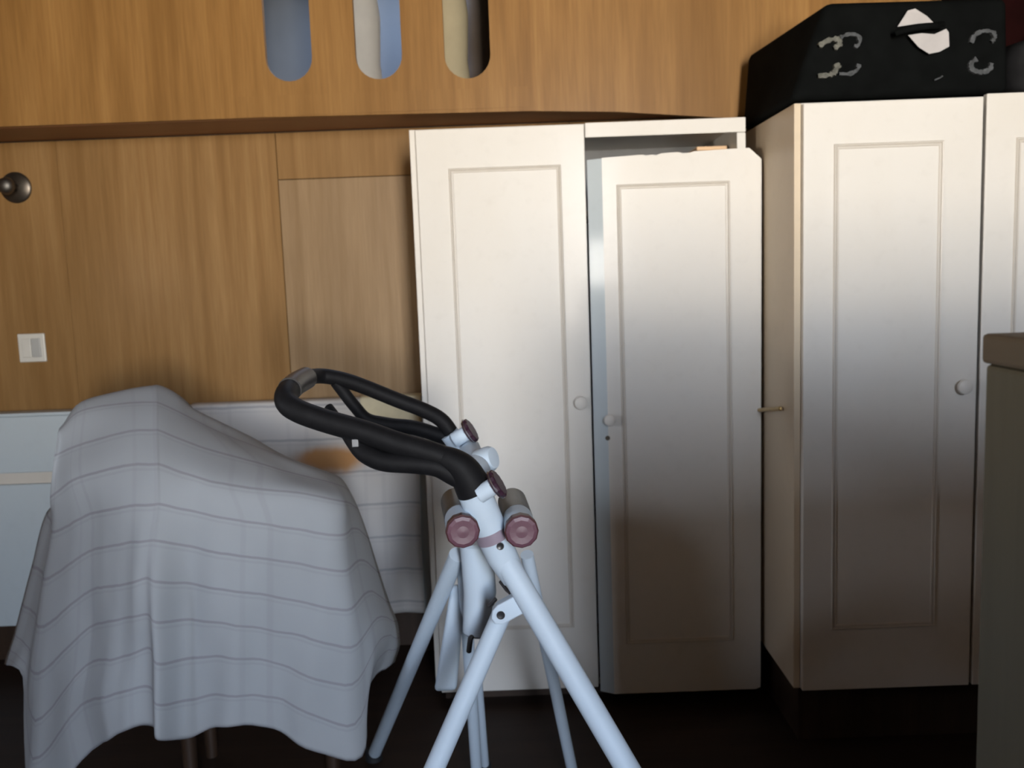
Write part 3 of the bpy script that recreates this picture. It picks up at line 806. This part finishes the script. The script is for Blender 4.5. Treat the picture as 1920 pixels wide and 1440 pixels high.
gs = catmull([(-0.1447, 1.7420, 1.1117), (-0.1182, 1.7420, 1.0980), (-0.0982, 1.7430, 1.0779), (-0.0811, 1.7480, 1.0408)], 5)
obj('grip_socket', tube(gs, [0.0225 + 0.0140 * (i / (len(gs) - 1)) ** 0.8 for i in range(len(gs))], 28, round_end=0.002), 'foam_black', loop, True, 40)
low = [(-0.0949, 1.7420, 1.0577), (-0.1211, 1.7380, 1.0735), (-0.1514, 1.7360, 1.0920), (-0.1929, 1.7380, 1.0995), (-0.2535, 1.7420, 1.1052), (-0.2874, 1.7500, 1.1186), (-0.3097, 1.7650, 1.1368), (-0.3377, 1.8000, 1.1617), (-0.3633, 1.8400, 1.1824), (-0.3815, 1.8600, 1.2000)]
lc = catmull(low, 8)
lo = obj('lower_handlebar', tube(lc, [0.0195 if i < 46 else max(0.010, 0.0195 - 0.0005 * (i - 46)) for i in range(len(lc))], 24), 'foam_black', mc, True, 40)
obj('clamp', box(-0.3149, -0.3009, 1.7320, 1.7440, 1.1381, 1.1541, 0.001, seg=1), 'steel', lo)
far = catmull([(-0.396, 2.0300, 1.2338), (-0.3804, 2.0350, 1.2083), (-0.3615, 2.0350, 1.1808), (-0.3305, 2.0400, 1.1434), (-0.2826, 2.0400, 1.1293), (-0.2218, 2.0350, 1.1205), (-0.1426, 2.0300, 1.0926)], 8)
obj('lower_handlebar', tube(far, [0.0140 if i < 22 else min(0.0170, 0.0140 + 0.0005 * (i - 22)) for i in range(len(far))], 24), 'foam_black', mc, True, 40)


# ------------------------------------------------------------------ on the right wardrobe: suitcase and bags

SZ0 = 1.9095
st = thing('suitcase', 'black hard suitcase on the right wardrobe with torn white paper at its handle', 'suitcase', (1.12, 2.85, SZ0))
hb = bmesh.new()
hexa(hb, [(0.800, 2.585, SZ0), (1.408, 2.585, SZ0), (1.408, 3.11, SZ0), (0.800, 3.11, SZ0), (0.905, 2.600, 2.173), (1.400, 2.590, 2.166), (1.400, 3.10, 2.16), (0.815, 3.10, 2.150)], 0.022, 4)
obj('shell', hb, 'case_black', st, True, 50)
hd = catmull([(1.0795, 2.5600, 2.0731), (1.1019, 2.5450, 2.0769), (1.1400, 2.5400, 2.0825), (1.1768, 2.5450, 2.0853), (1.2069, 2.5600, 2.0910)], 6)
obj('handle', tube(hd, 0.0085, 14), 'case_black', st, True, 40)
def patch(pts, mat, name, dy):
    b = bmesh.new()
    extrude_poly(pts, (0, dy, 0), b)
    return obj(name, b, mat, st)
patch([(1.0912, 2.5780, 2.0942), (1.1445, 2.5700, 2.0986), (1.1853, 2.5700, 2.1000), (1.1684, 2.5720, 2.1179), (1.1369, 2.5740, 2.1391), (1.1175, 2.5760, 2.1348)], 'paper_white', 'paper_tag', 0.0012)
patch([(1.1165, 2.5680, 2.0683), (1.1438, 2.5660, 2.0359), (1.1734, 2.5660, 2.0166), (1.2025, 2.5660, 2.0212), (1.2290, 2.5670, 2.0345), (1.2281, 2.5700, 2.0732), (1.2206, 2.5700, 2.0819), (1.1874, 2.5670, 2.0683), (1.1524, 2.5670, 2.0723)], 'paper_white', 'paper_tag', 0.0012)
def mark(mid, w, mat, seed):
    rnd = random.Random(seed)
    c = catmull(mid, 6)
    L, R = [], []
    for i, p in enumerate(c):
        t = c[min(i + 1, len(c) - 1)] - c[max(i - 1, 0)]
        n = Vector((-t.z, 0, t.x)).normalized()
        k = w * (0.6 + 0.8 * rnd.random())
        L.append(p + n * k)
        R.append(p - n * k)
    b = bmesh.new()
    A = [b.verts.new(p) for p in L]
    B = [b.verts.new(p) for p in R]
    A2 = [b.verts.new(p + Vector((0, 0.012, 0))) for p in L]
    B2 = [b.verts.new(p + Vector((0, 0.012, 0))) for p in R]
    n = len(c)
    for i in range(n - 1):
        b.faces.new((A[i], A[i + 1], B[i + 1], B[i]))
        b.faces.new((A[i + 1], A[i], A2[i], A2[i + 1]))
        b.faces.new((B[i], B[i + 1], B2[i + 1], B2[i]))
    bmesh.ops.recalc_face_normals(b, faces=b.faces)
    return obj('tape_residue', b, mat, st)
MY = 0
mark([(0.8772, 2.5800, 2.0515), (0.9003, 2.5790, 2.0646), (0.9295, 2.5790, 2.0678), (0.9326, 2.5790, 2.0521), (0.9183, 2.5800, 2.0444)], 0.0065, 'residue_tan', 1)
mark([(0.9353, 2.5790, 2.0718), (0.9587, 2.5790, 2.0794), (0.9821, 2.5790, 2.0758), (0.9896, 2.5790, 2.0614), (0.9828, 2.5800, 2.0478), (0.974, 2.5800, 2.0509)], 0.0045, 'residue', 2)
mark([(0.8733, 2.5760, 1.9714), (0.9056, 2.5760, 1.9731), (0.9202, 2.5760, 1.9811), (0.9263, 2.5770, 1.9981), (0.9323, 2.5770, 1.9894)], 0.0065, 'residue_tan', 3)
mark([(0.932, 2.5760, 1.9750), (0.9614, 2.5760, 1.9739), (0.9819, 2.5760, 1.9846), (0.9865, 2.5770, 1.9988)], 0.0050, 'residue', 4)
mark([(1.2956, 2.5780, 2.0447), (1.3039, 2.5780, 2.0642), (1.3271, 2.5780, 2.0746), (1.3535, 2.5780, 2.0709), (1.3597, 2.5780, 2.0566), (1.3513, 2.5780, 2.0456)], 0.0050, 'residue', 5)
mark([(1.3108, 2.5770, 2.0015), (1.2964, 2.5770, 1.9907), (1.2993, 2.5760, 1.9733), (1.3230, 2.5760, 1.9654), (1.3463, 2.5760, 1.9717), (1.3523, 2.5770, 1.9887)], 0.0060, 'residue', 6)
mark([(1.1940, 2.5760, 1.9486), (1.2086, 2.5760, 1.9538), (1.2173, 2.5760, 1.9592)], 0.0020, 'residue', 7)

def soft_bag(name, label, x0, x1, y0, y1, z0, z1, mat, amp):
    t = thing(name, label, 'bag', ((x0 + x1) / 2, (y0 + y1) / 2, z0))
    b = box(x0, x1, y0, y1, z0, z1, 0.05, seg=4)
    bmesh.ops.subdivide_edges(b, edges=[e for e in b.edges if e.calc_length() > 0.05], cuts=6, use_grid_fill=True)
    for v in b.verts:
        if v.co.z > z0 + 0.02:
            v.co += Vector((0, amp * math.sin(v.co.x * 31 + v.co.z * 23), amp * math.sin(v.co.x * 19 + v.co.y * 13)))
    obj('body', b, mat, t, True)
    c = catmull([((x0 + x1) / 2 - 0.09, (y0 + y1) / 2, z1 - 0.01), ((x0 + x1) / 2 - 0.06, (y0 + y1) / 2, z1 + 0.035), ((x0 + x1) / 2 + 0.06, (y0 + y1) / 2, z1 + 0.035), ((x0 + x1) / 2 + 0.09, (y0 + y1) / 2, z1 - 0.01)], 6)
    obj('strap', tube(c, 0.008, 10), mat, t, True)
    return t
soft_bag('soft_bag', 'dark grey soft bag at the right end of the wardrobe top', 1.425, 1.85, 2.595, 2.80, SZ0, 2.062, 'bag_black', 0.004)
soft_bag('soft_bag', 'dark maroon bag behind the dark grey bag on the wardrobe', 1.430, 1.84, 2.83, 3.12, SZ0, 2.32, 'bag_maroon', 0.006)


# ------------------------------------------------------------------ wall fittings
kn = thing('wall_knob', 'round dark metal knob high on the wood wall at the far left', 'knob', (-1.8450, 3.4998, 1.8525))
obj('rosette', lathe([(0, 0.058), (0.006, 0.058), (0.012, 0.05), (0.014, 0.0)], (-1.8450, 3.4998, 1.8525), (0, -1, 0), 32), 'knob_iron', kn, True, 40)
obj('stem', lathe([(0.012, 0.016), (0.05, 0.014)], (-1.8450, 3.4998, 1.8525), (0, -1, 0), 20), 'knob_iron', kn, True, 40)
obj('ball', lathe([(0.045, 0.012), (0.052, 0.024), (0.066, 0.032), (0.082, 0.029), (0.092, 0.018), (0.096, 0)], (-1.8450, 3.4998, 1.8525), (0, -1, 0), 28), 'knob_nickel', kn, True)
SX, SY, SZ = (-1.8427, 3.4998, 1.2456)
sw = thing('light_switch', 'pale square light switch on the wood wall above the white headboard', 'switch', (-1.8427, 3.4998, 1.2456))
obj('plate', box(SX - 0.052, SX + 0.052, SY - 0.010, SY, SZ - 0.055, SZ + 0.055, 0.004), 'switch_plastic', sw)
obj('rocker', box(SX - 0.034, SX + 0.000, SY - 0.016, SY - 0.010, SZ - 0.036, SZ + 0.036, 0.002), 'switch_plastic', sw)
obj('rocker', box(SX + 0.002, SX + 0.036, SY - 0.016, SY - 0.010, SZ - 0.036, SZ + 0.036, 0.002), 'switch_grey', sw)

# ------------------------------------------------------------------ brown cabinet in the right foreground
cbn = thing('cabinet', 'brown-topped olive cabinet cut off by the right edge in the foreground', 'cabinet', (1.16, 0.62, 0))
KX0, KX1, KY0, KY1 = 0.4225, 1.90, 0.45, 0.80
obj('body', box(KX0 - 0.0035, KX1, KY0, KY1 - 0.003, 0.05, 1.366, 0.004), 'cabinet_olive', cbn)
obj('top_board', box(KX0 - 0.006, KX1 + 0.01, KY0 - 0.01, KY1, 1.3665, 1.3930, 0.004), 'cabinet_brown', cbn)
obj('plinth', box(KX0 + 0.03, KX1 - 0.03, KY0 + 0.03, KY1 - 0.04, 0, 0.0498), 'dark_wood', cbn)
for k in range(2):
    x0 = KX0 + 0.012 + k * 0.73
    dk = obj('door', box(x0, x0 + 0.722, KY0 - 0.018, KY0 - 0.0005, 0.06, 1.35, 0.003), 'cabinet_brown', cbn)
    obj('knob', knob_shape(x0 + (0.68 if k == 0 else 0.04), KY0 - 0.018, 0.8, 0.014), 'brass', dk, True, 40)
